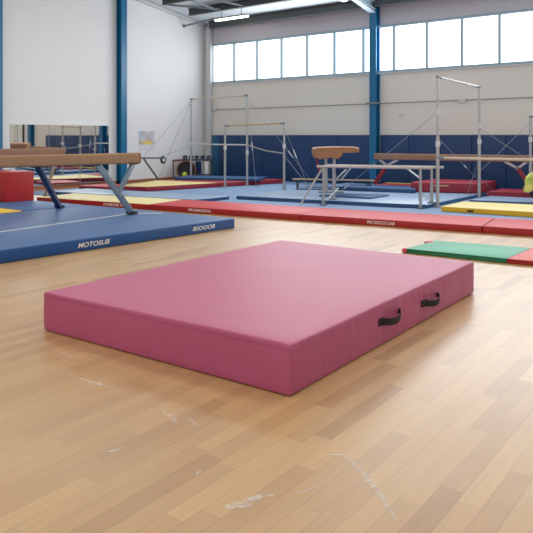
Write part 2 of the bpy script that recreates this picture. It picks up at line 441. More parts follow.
# conduit across the back wall with junction boxes
cd = empty('wall_conduit', (-9, YB-.03, 2.43), 'thin grey conduit running level along the cream wall above the blue pads', 'pipe')
MB().tube([(-15.4, YB-.03, 2.40), (-4, YB-.03, 2.46), (4, YB-.03, 2.46)], .013, 8).build('pipe', M['conduit'], cd)
for x in (-15.3, -6.42):
    MB().box((x-.09, YB-.07, 2.37), (x+.09, YB-.002, 2.49), .01).build('junction_box', M['white_steel'], cd)
MB().box((-9.2, YB-.28, 2.40), (-8.8, YB-.24, 2.46), .006).build('clamp', M['grey_steel'], cd)
tag(MB().box((-8.28, YB-.03, 2.05), (-8.12, YB-.002, 2.13), .012).build('socket_box', mat('cream_box', (214,208,198), .6)), 'small cream box on the cream wall beneath the grey conduit', 'box')

# ------------------------------------------------------------------ wall pads
xs = [-15.38, -15.08]
while xs[-1] < -9.6: xs.append(xs[-1]+.96)
xs = xs[:-1] + [-9.17]
def wall_pad(x0, x1, m, label, grp):
    b = MB(); b.box((x0+.004, YB-.10, .022), (x1-.004, YB-.027, 1.51), .018, 3)
    return tag(b.build('wall_pad', m), label, 'wall pad', grp)
wall_pad(xs[0], xs[1], M['pad_teal'], 'narrow teal wall pad at the corner end of the padded wall', None)
GP = 'blue wall pads between the corner and the blue column'
for a, c in zip(xs[1:], xs[2:]): wall_pad(a, c, M['pad'], 'tall navy wall pad on the cream wall between corner and blue column', GP)
GP2 = 'blue wall pads beyond the blue column'
x = -8.84
while x < -4.5:
    wall_pad(x, x+.9, M['pad'], 'tall navy wall pad on the cream wall between blue column and frame edge', GP2); x += .9
MB_door = MB().box((-2.2, YB-.06, 0), (-.5, YB-.002, 2.15), .005)
dr = struct(MB_door.build('door_1', mat('dark_door_frame', (52,48,48), .6)))
for a, c in ((-2.12,-1.37), (-1.33,-.58)):
    leaf = MB().box((a, YB-.075, .02), (c, YB-.055, 2.08), .004).build('door_leaf', mat('cream_door', (226,222,208), .5), dr)
MB().box((-1.42, YB-.10, .95), (-1.39, YB-.07, 1.25), .005).build('handle', M['dark'], dr)

# mirror on the gable wall
mr = empty('wall_mirror', (XL+.05, 11.3, .08), 'large frameless mirror on the grey wall behind the balance beams', 'mirror')
A = Vector((XL+.015, 9.70, 0)); B = Vector((XL+.145, 12.86, 0))
pv = MB(); lo = [(A.x, A.y), (B.x, B.y), (B.x-.012, B.y), (A.x-.012, A.y)]
pv.prism(lo, .12, 1.79); pv.build('mirror_glass', M['mirror'], mr, smooth=False)
pv = MB(); lo = [(XL, A.y), (A.x-.013, A.y), (B.x-.013, B.y), (XL, B.y)]
pv.prism(lo, .11, 1.795); pv.build('backing_board', M['white_steel'], mr, smooth=False)
for s in (.36, .68):
    c = A.lerp(B, s); MB().box((c.x-.003, c.y-.006, .12), (c.x+.004, c.y+.006, 1.79)).build('panel_joint', M['grey_steel'], mr, smooth=False)

# poster
po = empty('wall_poster', (XL+.01, 14.5, 1.3), 'small faded poster with a yellow patch on the grey wall beside the blue column', 'poster')
m, n, l, bb = nt('faded_poster_print')
tc = n.new('ShaderNodeTexCoord'); vo = n.new('ShaderNodeTexVoronoi'); vo.inputs['Scale'].default_value = 9
l.new(tc.outputs['Object'], vo.inputs['Vector'])
rp = n.new('ShaderNodeValToRGB'); sp = n.new('ShaderNodeSeparateColor'); l.new(vo.outputs['Color'], sp.inputs[0]); l.new(sp.outputs[0], rp.inputs[0])
e = rp.color_ramp.elements; e[0].color = lin((196,200,212)); e[1].color = lin((186,160,140)); k = e.new(.35); k.color = lin((166,184,208)); k = e.new(.7); k.color = lin((214,206,208))
l.new(rp.outputs[0], bb.inputs['Base Color']); bb.inputs['Roughness'].default_value = .6
pm = m
MB().box((XL, 14.15, 1.00), (XL+.006, 14.88, 1.66)).build('paper', mat('poster_paper', (222,220,228), .6), po, smooth=False)
MB().box((XL+.006, 14.18, 1.20), (XL+.008, 14.84, 1.63)).build('picture', pm, po, smooth=False)
b = MB(); b.lathe([(.0,0),(.24,0),(.24,.002),(0,.002)], (0,0,0), 20, 'X')
for v in b.bm.verts: v.co.z *= .26; v.co += Vector((XL+.009, 14.56, 1.27))
b.build('yellow_patch', mat('poster_yellow', (226,202,110), .6), po, smooth=False)

# ------------------------------------------------------------------ mats
def slab(name, label, cat, poly, z0, z1, top, side, group=None, bev=.018, root=True):
    cx = sum(p[0] for p in poly)/len(poly); cy = sum(p[1] for p in poly)/len(poly)
    b = MB(); b.prism([(x-cx, y-cy) for x, y in poly], 0, z1-z0, bev)
    b.bm.normal_update()
    bmesh.ops.recalc_face_normals(b.bm, faces=b.bm.faces)
    for f in b.bm.faces: f.material_index = 0 if f.normal.z > .75 else 1
    o = b.build(name, [top, side]); o.location = (cx, cy, z0)
    return tag(o, label, cat, group)

# blue grey carpet under the apparatus
o = slab('blue_carpet', 'pale blue-grey carpet spread under the bars and mats along the padded wall', 'carpet',
     [(-15.3,9.50),(-13.1,9.79),(-9.93,10.22),(-6.6,10.66),(-3.55,11.10),(-.46,11.55),(3.5,12.1),(3.5,17.26),(-15.3,17.26)], 0.0, .02, M['carpet'], M['carpet'], bev=.004)

# pink crash mat ------------------------------------------------------------
pk = [(-4.35,2.95),(-2.12,3.03),(-2.15,6.09),(-4.36,6.02)]
cm = empty('crash_mat', (-3.24, 4.52, 0), 'thick pink crash mat with black handles lying on the wooden floor', 'mat')
b = MB(); b.prism(pk, 0.004, .30, 0)
bmesh.ops.subdivide_edges(b.bm, edges=[e_ for e_ in b.bm.edges if abs(e_.verts[0].co.z-e_.verts[1].co.z) < .1], cuts=31, use_grid_fill=True)
bmesh.ops.subdivide_edges(b.bm, edges=[e_ for e_ in b.bm.edges if abs(e_.verts[0].co.z-e_.verts[1].co.z) > .1], cuts=5, use_grid_fill=True)
bmesh.ops.recalc_face_normals(b.bm, faces=b.bm.faces); b.bm.normal_update()
from mathutils import noise as mnoise
for v in b.bm.verts:
    x, y, z = v.co; cx, cy = -3.24, 4.53; inz = .02 < z < .295
    u = max(0, 1-abs((z-.15)/.15)**2)
    nx = (x-cx)/1.115; ny = (y-cy)/1.54
    k = .004*u
    if inz:
        if abs(nx) > .96: v.co.x += math.copysign(k, nx) + .006*mnoise.noise((y*5, z*2, 1.3))*u
        if abs(ny) > .96: v.co.y += math.copysign(k, ny) + .005*mnoise.noise((x*3, z*2, 4.1))*u 
    if z > .29:
        v.co.z += .004*mnoise.noise((x*1.5, y*1.5, 0)) - .003*(max(abs(nx), abs(ny)) > .99)
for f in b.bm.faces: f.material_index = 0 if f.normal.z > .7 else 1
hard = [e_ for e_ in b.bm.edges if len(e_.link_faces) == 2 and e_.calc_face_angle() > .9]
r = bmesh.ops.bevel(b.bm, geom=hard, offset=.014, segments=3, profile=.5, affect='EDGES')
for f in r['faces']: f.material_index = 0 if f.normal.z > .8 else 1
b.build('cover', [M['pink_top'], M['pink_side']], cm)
# welt seams just under the top edge
b = MB(); zz = .272
ring = [(-4.352,2.947),(-2.117,3.027),(-2.146,6.094),(-4.364,6.024)]
for i in range(4): b.tube([(*ring[i], zz), (*ring[(i+1) % 4], zz)], .0022, 6)
b.build('seam_piping', M['pink_side'], cm)
def handle(y0, y1, z):
    b = MB(); n_ = 14; hw = .025; up = []; x0 = -2.128
    P = []
    for i in range(n_+1):
        t_ = i/n_; bul = math.sin(PI*t_)**.7*.045
        P.append((x0+.006+bul, y0+(y1-y0)*t_, z - .014*math.sin(PI*t_) + .014*t_**3, hw*(1.0 - .35*t_**2)))
    A_ = []
    for (x_, y_, z_, h_) in P:
        A_.append([b.bm.verts.new((x_, y_, z_-h_)), b.bm.verts.new((x_+.006, y_, z_-h_)), b.bm.verts.new((x_+.006, y_, z_+h_)), b.bm.verts.new((x_, y_, z_+h_))])
    for a_, c_ in zip(A_, A_[1:]):
        for k_ in range(4): b.bm.faces.new((a_[k_], a_[(k_+1) % 4], c_[(k_+1) % 4], c_[k_]))
    b.bm.faces.new(A_[0][::-1]); b.bm.faces.new(A_[-1])
    b.box((x0-.004, y0-.05, z-hw), (x0+.010, y0+.03, z+hw), .003)
    b.box((x0-.004, y1-.01, z-.004), (x0+.008, y1+.02, z+.032), .003)
    b.build('handle', M['black'], cm)
b = MB(); b.tube([(-3.25,2.990,.012), (-3.25,2.986,.15), (-3.25,2.990,.285)], .0045, 8); b.build('seam_piping', M['pink_side'], cm)
handle(4.16, 4.44, .175); handle(4.90, 5.16, .155)

# mats by the balance beam ---------------------------------------------------
o = slab('landing_mat', 'large blue landing mat with white lettering under the brown balance beam', 'mat',
     [(-7.14,2.3),(-6.74,8.09),(-10.2,7.93),(-10.62,2.5)], 0, .16, M['blue_top'], M['blue_side'])
x0 = Vector((-7.14,2.3,0)); x1 = Vector((-6.74,8.09,0)); dd = (x1-x0).normalized(); nn = Vector((dd.y,-dd.x,0))
def on_edge(y, z): k = (y-2.3)/(8.09-2.3); return x0.lerp(x1, k)+nn*.002+Vector((0,0,z))
text('MOTOSUB', 'lettering', o, on_edge(5.20, .052), dd, (0,0,1), .085, M['logo'], width=.48)
text('BSOOOB', 'lettering', o, on_edge(7.17, .052), dd, (0,0,1), .085, M['logo'], width=.46)
tp = MB(); tp.bar((-8.34,4.97,.161), (-8.56,7.60,.161), .035, .004); tp.bar((-8.30,2.6,.161), (-8.34,4.97,.161), .035, .004)
tp.bar((-8.62,7.5,.161), (-8.15,7.86,.161), .05, .004); tp.build('tape_line', M['logo'], o)
slab('landing_mat', 'plain blue landing mat beneath the red block', 'mat', [(-10.24,7.93),(-13.5,7.80),(-13.5,6.66),(-10.36,6.66)], 0, .158, M['blue_top'], M['navy_side'])
slab('landing_mat', 'flat yellow landing mat at the frame edge beside the red block', 'mat', [(-10.40,6.63),(-13.5,6.63),(-13.5,4.2),(-10.52,4.2)], 0, .162, M['yellow'], M['yellow_side'])
bl = slab('foam_block', 'solid red foam block standing on the blue mat at the frame edge', 'block', [(-13.0,7.26),(-11.97,7.26),(-11.92,7.86),(-13.0,7.86)], .158, .755, M['red_block'], M['red_block'], bev=.015)

# runway of red mats ---------------------------------------------------------
GR = 'red runway mats'
dv = Vector((-.16, 1.14))
def run(a, c, lab, top, mark=None, txt=None):
    a = Vector(a); c = Vector(c)
    o = slab('runway_mat', lab, 'mat', [tuple(a), tuple(c), tuple(c+dv), tuple(a+dv)], 0, .11, top, M['red_side'], bev=.012)
    d3 = Vector((c.x-a.x, c.y-a.y, 0)).normalized(); n3 = Vector((d3.y,-d3.x,0))
    if txt:
        s, f, wd = txt; p = a.lerp(c, f)
        text(s, 'lettering', o, Vector((p.x, p.y, .032))+n3*.002, d3, (0,0,1), .07, M['logo'], width=wd)
    return o
yl = run((-12.95,8.60), (-9.78,9.04), 'pale yellow mat with red sides at the end of the red runway', M['yellow_pale'], None, ('ROMOSE PLON', .62, .75))
run((-9.768,9.042), (-6.432,9.478), 'red runway mat lying between the yellow mat and the mat under the grey low bars', M['red_top'], None, ('PROMOSEAL', .285, .54))
run((-6.42,9.48), (-3.382,9.92), 'red runway mat with long white lettering in front of the low bars', M['red_top'], None, ('PRO SOCCO LLAB', .40, .47))
run((-3.37,9.923), (-.3,10.37), 'red runway mat cut by the frame edge behind the red and green mat', M['red_top'])

# green folding mat ----------------------------------------------------------
gm = empty('folding_mat', (-2.9, 8.1, 0), 'thin folding mat of green and coral panels lying on the wooden floor', 'mat')
def gslab(poly, top, side, name):
    b = MB(); b.prism(poly, .004, .03, .006, 2); b.prism(poly, .032, .058, .006, 2)
    b.bm.normal_update(); bmesh.ops.recalc_face_normals(b.bm, faces=b.bm.faces)
    for f in b.bm.faces: f.material_index = 0 if (f.normal.z > .75 and f.calc_center_median().z > .04) else 1
    return b.build(name, [top, side], gm)
gslab([(-3.58,7.66),(-2.35,7.74),(-2.32,8.66),(-3.53,8.50)], M['green_top'], M['green_side'], 'green_panel')
gslab([(-2.345,7.74),(-1.1,7.86),(-1.05,8.80),(-2.315,8.66)], M['coral_top'], M['red_side'], 'coral_panel')
b = MB(); b.box((-3.62,7.64,.006), (-3.56,7.72,.056), .008); tabm = mat('pink_red_tab', (206,66,90), .5); b.build('corner_tab', tabm, gm)
MB().box((-3.60,8.28,.04), (-3.50,8.40,.062), .006).build('corner_tab', tabm, gm)

# blue mats behind the runway -----------------------------------------------
slab('training_mat', 'blue mat with navy edge lying behind the yellow runway end', 'mat', [(-14.2,9.78),(-9.79,10.36),(-9.74,11.5),(-14.2,10.95)], .02, .10, M['sky_top'], M['navy_side'])
slab('training_mat', 'wide pale blue mat with navy edge under the vaulting table and low bars', 'mat', [(-9.65,11.62),(-8.53,11.80),(-6.04,12.21),(-5.34,12.42),(-5.32,16.85),(-9.75,16.85)], .02, .10, M['sky_top'], M['navy_side'])
slab('training_mat', 'dark blue mat lying flat in front of the blue column', 'mat', [(-8.62,14.35),(-6.62,14.72),(-6.95,15.55),(-8.8,15.3)], .10, .20, M['navy_top'], M['navy_side'])
slab('training_mat', 'thin slanted slate-blue mat lying just behind the low bars', 'mat', [(-8.04,12.62),(-6.79,12.80),(-6.80,13.70),(-7.91,13.40)], .10, .135, M['sky_top'], M['navy_side'])
slab('training_mat', 'thin dark blue mat lying behind the vaulting table', 'mat', [(-9.5,13.8),(-8.75,14.35),(-9.0,15.1),(-9.72,14.8)], .10, .13, M['navy_top'], M['navy_side'])
slab('training_mat', 'blue mat with dark front edge behind the butter-yellow mat', 'mat', [(-5.02,13.9),(-3.76,14.15),(-.6,14.6),(-.6,15.30),(-4.98,15.18)], .02, .10, M['sky_top'], M['navy_side'])
ym = slab('landing_mat', 'butter-yellow mat with a small dark mark on its front edge, beneath the tall bars', 'mat', [(-4.93,12.13),(-3.24,12.22),(-1.2,12.42),(-1.2,13.75),(-3.6,13.55),(-4.94,13.33)], .02, .12, M['yellow_top'], M['yellow_side'])
b = MB(); b.box((-4.42,12.145,.045), (-4.30,12.18,.085), .008); b.build('dark_mark', mat('dark_mark', (70,50,30), .6), ym)
rb = slab('crash_mat', 'thick wine-red crash mat against the padded wall behind the tall bars', 'mat', [(-6.88,15.02),(-5.32,15.55),(-5.36,16.85),(-6.95,16.55)], .10, .345, M['wine_top'], M['wine_side'], bev=.03)
b = MB(); b.bar((-6.40,15.17,.27), (-6.02,15.30,.27), .012, .035, .003); b.build('strap', mat('beige_strap', (186,150,130), .7), rb)
slab('landing_mat', 'flat wine-red mat at the padded wall beyond the thick wine-red mat', 'mat', [(-5.15,15.42),(-4.17,15.70),(-1.2,15.95),(-1.2,16.75),(-5.15,16.6)], .02, .17, M['wine_top'], M['wine_side'])
slab('training_mat', 'thin yellow mat at the foot of the pads behind the flat wine-red mat', 'mat', [(-4.7,16.8),(-3.2,16.8),(-3.2,17.15),(-4.7,17.15)], .02, .22, M['yellow_top'], M['yellow_side'])
slab('training_mat', 'narrow yellow mat at the foot of the pads beside the far brown beam', 'mat', [(-8.55,16.9),(-7.05,16.9),(-7.05,17.15),(-8.55,17.15)], .02, .15, M['yellow_top'], M['yellow_side'])
slab('landing_mat', 'low wine-red mat between the narrow yellow mat and wine-red crash mat', 'mat', [(-8.45,15.95),(-7.0,15.95),(-7.0,16.82),(-8.45,16.82)], .10, .15, M['wine_top'], M['wine_side'])

# mats by the far uneven bars -----------------------------------------------
slab('landing_mat', 'thin dark red mat beside the gable wall at the yellow mat end', 'mat', [(-15.1,11.35),(-13.72,11.52),(-13.75,12.4),(-15.1,12.3)], .02, .11, M['red_top'], M['wine_side'])
slab('landing_mat', 'yellow mat with dark red sides beside the far uneven bars', 'mat', [(-13.68,11.52),(-12.82,11.80),(-12.32,14.05),(-14.5,13.75)], .02, .15, M['yellow_top'], M['wine_side'])
slab('landing_mat', 'wine-red mat running from the yellow mat behind the far uneven bars', 'mat', [(-12.30,14.08),(-11.72,16.4),(-14.3,16.4),(-14.45,13.80)], .02, .15, M['wine_top'], M['wine_side'])
slab('training_mat', 'blue mat with navy edge on the wine-red mat near the corner', 'mat', [(-14.2,14.15),(-11.75,15.22),(-12.2,16.2),(-14.6,15.2)], .15, .225, M['navy_top'], M['navy_side'])

# ------------------------------------------------------------------ balance beams
def beam_body(o, p, q, w, h, m, cap):
    p = Vector(p); q = Vector(q); d = (q-p).normalized(); s = Vector((-d.y, d.x, 0))
    b = MB(); prof = []
    for k in range(24):
        a = 2*PI*k/24; ca, sa = math.cos(a), math.sin(a)
        prof.append((math.copysign(abs(ca)**.42, ca)*w/2, math.copysign(abs(sa)**.42, sa)*h/2))
    rings = [[b.bm.verts.new(c + s*u + Vector((0,0,v))) for u, v in prof] for c in (p, q)]
    for k in range(24): b.bm.faces.new((rings[0][k], rings[0][(k+1) % 24], rings[1][(k+1) % 24], rings[1][k]))
    b.bm.faces.new(rings[0]); b.bm.faces.new(rings[1][::-1]); b.build('beam_body', m, o)
    for c, e in ((p, -d), (q, d)):
        b = MB(); r2 = [[b.bm.verts.new(c + e*t + s*u*k + Vector((0,0,v*k))) for u, v in prof] for t, k in ((-.03, 1.012), (.006, 1.012), (.016, .92))]
        for A_, B_ in zip(r2, r2[1:]):
            for k in range(24): b.bm.faces.new((A_[k], A_[(k+1) % 24], B_[(k+1) % 24], B_[k]))
        b.bm.faces.new(r2[-1]); b.build('end_cap', cap, o)

b1 = empty('balance_beam', (-8.7, 6.4, .16), 'thick brown suede balance beam on splayed legs over the large blue mat', 'balance beam')
p1, p0 = Vector((-8.555,7.67,1.10)), Vector((-9.30,3.4,1.10))
beam_body(b1, p0, p1, .14, .185, M['suede'], M['end_cap'])
dB = (p1-p0).normalized()
def on(k, z=1.02): q_ = p1 - dB*k; return Vector((q_.x, q_.y, z))
def leg(o, a, c, m, w=.075, h=.075, foot=None, name='leg', sleeve=None):
    b = MB(); b.bar(a, c, w, h, .012); lg = b.build(name, m, o)
    if foot:
        b = MB(); c = Vector(c); b.box((c.x-foot[0], c.y-foot[1], c.z-.012), (c.x+foot[0], c.y+foot[1], c.z+.025), .008); b.build('foot', M['dark'], lg)
    return lg
leg(b1, on(.78), (-8.44,7.42,.185), M['leg_grey'], .085, .10, (.09,.06))
jn = on(.78).lerp(Vector((-8.44,7.42,.185)), .60); leg(b1, on(.10), tuple(jn), M['leg_grey'], .065, .07)
leg(b1, on(1.79), (-10.24,7.27,.185), M['leg_navy'], .085, .095, (.07,.07))
leg(b1, on(3.6), (-8.2,3.9,.185), M['leg_grey'], .085, .10, (.09,.06))
for k in (.78, .10, 1.82):
    q_ = on(k, 1.015); MB().bar(q_-dB*.07, q_+dB*.07, .10, .04, .006).build('leg_bracket', M['dark'], b1)
for f_ in (.30, .62):
    q_ = on(.78).lerp(Vector((-8.44,7.42,.185)), f_); MB().tube([q_+Vector((.055,-.02,0)), q_+Vector((.085,-.03,0))], .016, 8).build('bolt', M['chrome'], b1)
for f_ in (.45, .80):
    q_ = on(1.82).lerp(Vector((-10.27,7.27,.185)), f_); MB().tube([q_+Vector((.05,-.03,0)), q_+Vector((.08,-.045,0))], .02, 8).build('bolt', M['chrome'], b1)

b2 = empty('balance_beam', (-11.2, 7.2, 0), 'second brown balance beam standing behind the thick beam, its end before the mirror', 'balance beam')
q1, q0 = Vector((-11.26,8.10,1.155)), Vector((-12.6,4.6,1.155))
beam_body(b2, q0, q1, .12, .16, M['suede_dk'], M['end_cap'])
e2 = (q1-q0).normalized()
def on2(k, z=1.10): q_ = q1-e2*k; return Vector((q_.x, q_.y, z))
leg(b2, on2(.12), (-13.43,9.12,.012), M['leg_pale'], .06, .06, (.07,.06))
leg(b2, on2(3.3), (-13.8,5.1,.012), M['leg_pale'], .07, .07); leg(b2, on2(3.5), (-11.6,4.2,.17), M['leg_pale'], .07, .07)

b3 = empty('balance_beam', (-6.2, 16.0, .1), 'far brown balance beam on wine-red sleeved legs along the navy wall pads', 'balance beam')
r0, r1 = Vector((-8.17,15.62,.935)), Vector((-3.3,16.50,.935))
beam_body(b3, r0, r1, .12, .165, M['suede_dk'], M['end_cap'])
d3 = (r1-r0).normalized()
def vleg(k, foot_z, sgn):
    """crossed pale arms that meet in a sleeved leg"""
    c = r0+d3*k; a = Vector((c.x, c.y, .86)); s = d3*sgn
    j = Vector((c.x, c.y, .70)) + s*.20
    b = MB(); b.bar(a, j, .05, .06, .006); b.build('arm', M['leg_pale'], b3)
    b = MB(); b.bar(a+s*.50, j, .05, .06, .006); b.build('arm', M['leg_pale'], b3)
    f = j - s*.34; f = Vector((f.x, f.y, foot_z))
    b = MB(); b.bar(j, f, .09, .10, .02); b.build('leg', M['leg_red'], b3)
    b = MB(); b.bar(j+s*.02+Vector((0,-.05,0)), j+s*.02+Vector((0,.05,0)), .07, .07, .01); b.build('joint', M['grey_steel'], b3)
vleg(.12, .20, 1); vleg(3.76, .19, -1)

# ------------------------------------------------------------------ vaulting table
vt = empty('vaulting_table', (-8.3, 13.78, .10), 'tan leather vaulting table with a curved tongue on steel posts', 'vaulting table')
ux = Vector((.80,.60,0)); uy = Vector((-.60,.80,0)); vc = Vector((-8.3,13.78,0))
prof = [(-.56,1.17),(-.50,1.205),(-.30,1.215),(.10,1.225),(.50,1.215),(.555,1.19),(.55,1.10),(.50,1.085),(.16,1.075),(.12,.99),(.04,.925),(-.05,.93),(-.12,.955),(-.40,.915),(-.50,.945),(-.555,1.03)]
b = MB(); wy = .42
rows = []
for yy, k in ((-wy,.90),(-wy+.05,.985),(-.15,1),(.15,1),(wy-.05,.985),(wy,.90)):
    zc = 1.10; rows.append([b.bm.verts.new(vc + ux*(x_*k) + uy*yy + Vector((0,0,zc+(z_-zc)*k))) for x_, z_ in prof])
nP = len(prof)
for A_, B_ in zip(rows, rows[1:]):
    for k in range(nP): b.bm.faces.new((A_[k], A_[(k+1) % nP], B_[(k+1) % nP], B_[k]))
b.bm.faces.new(rows[0]); b.bm.faces.new(rows[-1][::-1]); b.build('padded_top', M['leather'], vt)
for k in (-.22, -.02):
    b = MB(); q_ = vc + ux*k; b.tube([(q_.x,q_.y,.95),(q_.x,q_.y,.55)], .038, 12); b.tube([(q_.x,q_.y,.56),(q_.x,q_.y,.12)], .048, 12); b.build('post', M['chrome'], vt)
b = MB(); b.bar(vc+ux*-.46+Vector((0,0,.96)), vc+ux*-.38+Vector((0,0,.62)), .035, .05, .006); b.build('brace', M['leg_red'], vt)
b = MB(); b.bar(vc+ux*.28+Vector((0,0,.66)), vc+ux*.02+Vector((0,0,.42)), .04, .04, .006); b.build('brace', M['chrome'], vt)
b = MB(); b.bar(vc-ux*.40+Vector((0,0,.12)), vc+ux*.20+Vector((0,0,.12)), .34, .035, .008); b.build('base_plate', M['grey_steel'], vt)

# low floor beam behind it
fbm = empty('low_beam', (-9, 14.8, .1), 'low narrow wooden practice beam standing behind the vaulting table', 'balance beam')
MB().bar((-10.0,14.42,.325), (-7.95,15.17,.325), .10, .035, .010).build('beam_body', M['wood_tan'], fbm)
for f_, zb in ((.06, .02), (.93, .20)):
    q_ = Vector((-10.0,14.42,0)).lerp(Vector((-7.95,15.17,0)), f_)
    b = MB(); b.bar((q_.x-.05,q_.y+.16,zb+.02),(q_.x+.05,q_.y-.16,zb+.02), .06, .04, .006); b.bar((q_.x,q_.y,zb+.02),(q_.x,q_.y,.29), .05, .05, .004); b.build('leg', M['dark_steel'], fbm)

# ------------------------------------------------------------------ low parallel bars
pb = empty('parallel_bars', (-6.4, 12.1, 0), 'low parallel bars with pale wooden rails and steel legs behind the red runway', 'parallel bars')
LF, LBk, RF, RB = Vector((-7.33,11.70,0)), Vector((-7.41,12.24,0)), Vector((-5.45,12.36,0)), Vector((-5.40,12.80,0))
for a, c in ((LF, RF), (LBk, RB)):
    d_ = (c-a).normalized()
    b = MB(); b.tube([a-d_*.14+Vector((0,0,.838)), c+d_*.24+Vector((0,0,.838))], .027, 12); b.build('rail', M['grey_wood'], pb)
for a, zf in ((LF,.02), (LBk,.10), (RF,.02), (RB,.10)):
    b = MB(); b.tube([(a.x,a.y,.82),(a.x,a.y,.40)], .026, 12); b.tube([(a.x,a.y,.42),(a.x,a.y,zf+.01)], .033, 12); lg = b.build('leg', M['chrome'], pb)
    MB().box((a.x-.07,a.y-.06,zf), (a.x+.07,a.y+.06,zf+.02), .005).build('foot', M['dark_steel'], lg)
b = MB(); b.tube([(-7.36,11.74,.83), (-7.80,11.55,.035)], .022, 10); b.build('diagonal_stay', M['grey_wood'], pb)
b = MB(); d_ = (RF-LF).normalized(); b.tube([RF-d_*.28+Vector((0,0,.83)), RF+Vector((0,0,.62))], .018, 8); b.build('brace', M['chrome'], pb)
b = MB(); b.tube([LF+d_*.06+Vector((0,0,.12)), LBk+d_*.10+Vector((0,0,.35))], .018, 8); b.build('brace', M['chrome'], pb)
b = MB(); b.tube([LBk+d_*.42+Vector((0,0,.84)), LBk+d_*.16+Vector((0,0,.52))], .016, 8); b.build('brace', M['chrome'], pb)
b = MB(); b.tube([RF+Vector((0,0,.35)), RB+Vector((-.02,0,.14))], .016, 8); b.build('brace', M['white'], pb)

# ------------------------------------------------------------------ uneven bars
def post(o, x, y, z, clamps=(), z0=.02):
    b = MB(); b.tube([(x,y,z0+.02),(x,y,z*.55)], .036, 12); b.tube([(x,y,z*.55-.02),(x,y,z)], .028, 12); b.tube([(x,y,z0),(x,y,z0+.03)], .07, 14)
    p_ = b.build('post', M['chrome'], o)
    for c in clamps:
        b = MB(); b.tube([(x,y,c-.06),(x,y,c+.06)], .043, 12); b.tube([(x+.03,y-.02,c),(x+.08,y-.05,c)], .012, 8); b.build('clamp', M['white_steel'], p_)
    return p_
def rail(o, a, c, m, r=.021):
    a = Vector(a); c = Vector(c); d_ = (c-a).normalized()
    b = MB(); b.tube([a+d_*.03, c-d_*.03], r, 12); r_ = b.build('rail', m, o)
    for p_, s_ in ((a, d_), (c, -d_)):
        b = MB(); b.tube([p_-s_*.03, p_+s_*.13], r*1.25, 12); b.ball(p_, .038); b.build('rail_socket', M['grey_steel'], r_)
def cable(o, a, c, buckle=None, r=.006):
    b = MB(); b.tube([a, c], r, 6); k = b.build('cable', M['cable'], o)
    if buckle is not None:
        a = Vector(a); c = Vector(c); q_ = a.lerp(c, buckle); d_ = (c-a).normalized()
        b = MB(); b.tube([q_-d_*.14, q_-d_*.08, q_+d_*.08, q_+d_*.14], [.007,.016,.016,.007], 8); b.build('turnbuckle', M['white_steel'], k)
def stake(o, x, y, z):
    MB().box((x-.06,y-.06,z), (x+.06,y+.06,z+.02), .005).build('floor_anchor', M['chrome'], o)

ub = empty('uneven_bars', (-12, 14.8, .02), 'far uneven bars with steel posts and guy wires near the corner', 'uneven bars')
H1, H2 = (-14.62,15.34), (-11.92,14.86); L1, L2 = (-12.13,14.12), (-10.34,14.50)
for (x_, y_), z_, cl in ((H1, 2.66, (1.22,)), (H2, 2.66, (1.0,)), (L1, 1.77, (1.15,)), (L2, 1.83, (1.2,))):
    post(ub, x_, y_, z_, cl)
rail(ub, (*H1,2.66), (*H2,2.66), M['wood']); rail(ub, (*L1,1.77), (*L2,1.83), M['wood_tan'])
b = MB(); b.tube([(*H1,1.22),(*H2,1.22)], .022, 10); b.build('strut', M['white_steel'], ub)
b = MB(); b.tube([(*H2,1.22),((H2[0]+L2[0])/2,(H2[1]+L2[1])/2-.02,1.07),(*L2,1.0)], .018, 10); b.build('strut', M['conduit'], ub)
cable(ub, (*H1,2.58), (-15.0,14.2,.03), None); cable(ub, (*H1,2.60), (-15.15,13.75,.80), None, .005)
cable(ub, (*H1,1.15), (-15.3,14.5,.80), None, .005)
cable(ub, (*H2,2.6), (-10.63,16.35,.10), .66); cable(ub, (*H2,2.6), (-11.5,14.75,.03), .55)
cable(ub, (*L2,1.72), (-9.9,15.0,.11), .45); cable(ub, (*L2,.95), (-9.9,15.0,.11), None)
stake(ub, -9.9, 15.0, .10); stake(ub, -11.5, 14.75, .02)

uc = empty('uneven_bars', (-5.2, 13.7, .02), 'tall steel bar frame with guy wires standing beside the butter-yellow mat', 'uneven bars')
U1, U2, U3 = (-5.235,12.72), (-5.12,14.85), (-1.9,13.05)
post(uc, *U1, 2.68, (1.97, 1.32)); post(uc, *U2, 2.62, (1.72, 1.35)); post(uc, *U3, 1.08, (.7,))
rail(uc, (*U1,2.68), (*U2,2.60), M['white_steel'], .024)
rail(uc, (*U1,1.035), (*U3,1.035), M['wood'], .024)
cable(uc, (*U1,1.97), (-8.24,13.97,.12), .93); cable(uc, (*U1,1.45), (-5.55,16.1,.36), .62)
cable(uc, (*U2,1.66), (-2.9,15.3,.12), None); cable(uc, (*U2,1.0), (-5.45,15.0,.12), None); cable(uc, (*U1,.5), (-5.62,13.0,.12), None)
cable(uc, (*U2,.55), (-5.05,15.6,.19), None)
stake(uc, -8.24, 13.97, .10); stake(uc, -5.45, 15.0, .10)

ud = empty('uneven_bars', (-4.2, 15.9, .02), 'low steel bar cut by the frame edge in front of the pads', 'uneven bars')
V1, V2 = (-4.27,15.86), (-2.0,16.2)
post(ud, *V1, 1.93, (1.4,)); post(ud, *V2, 1.93, (1.4,)); rail(ud, (*V1,1.93), (*V2,1.93), M['wood'])
cable(ud, (*V1,1.80), (-5.5,15.15,.36), None)

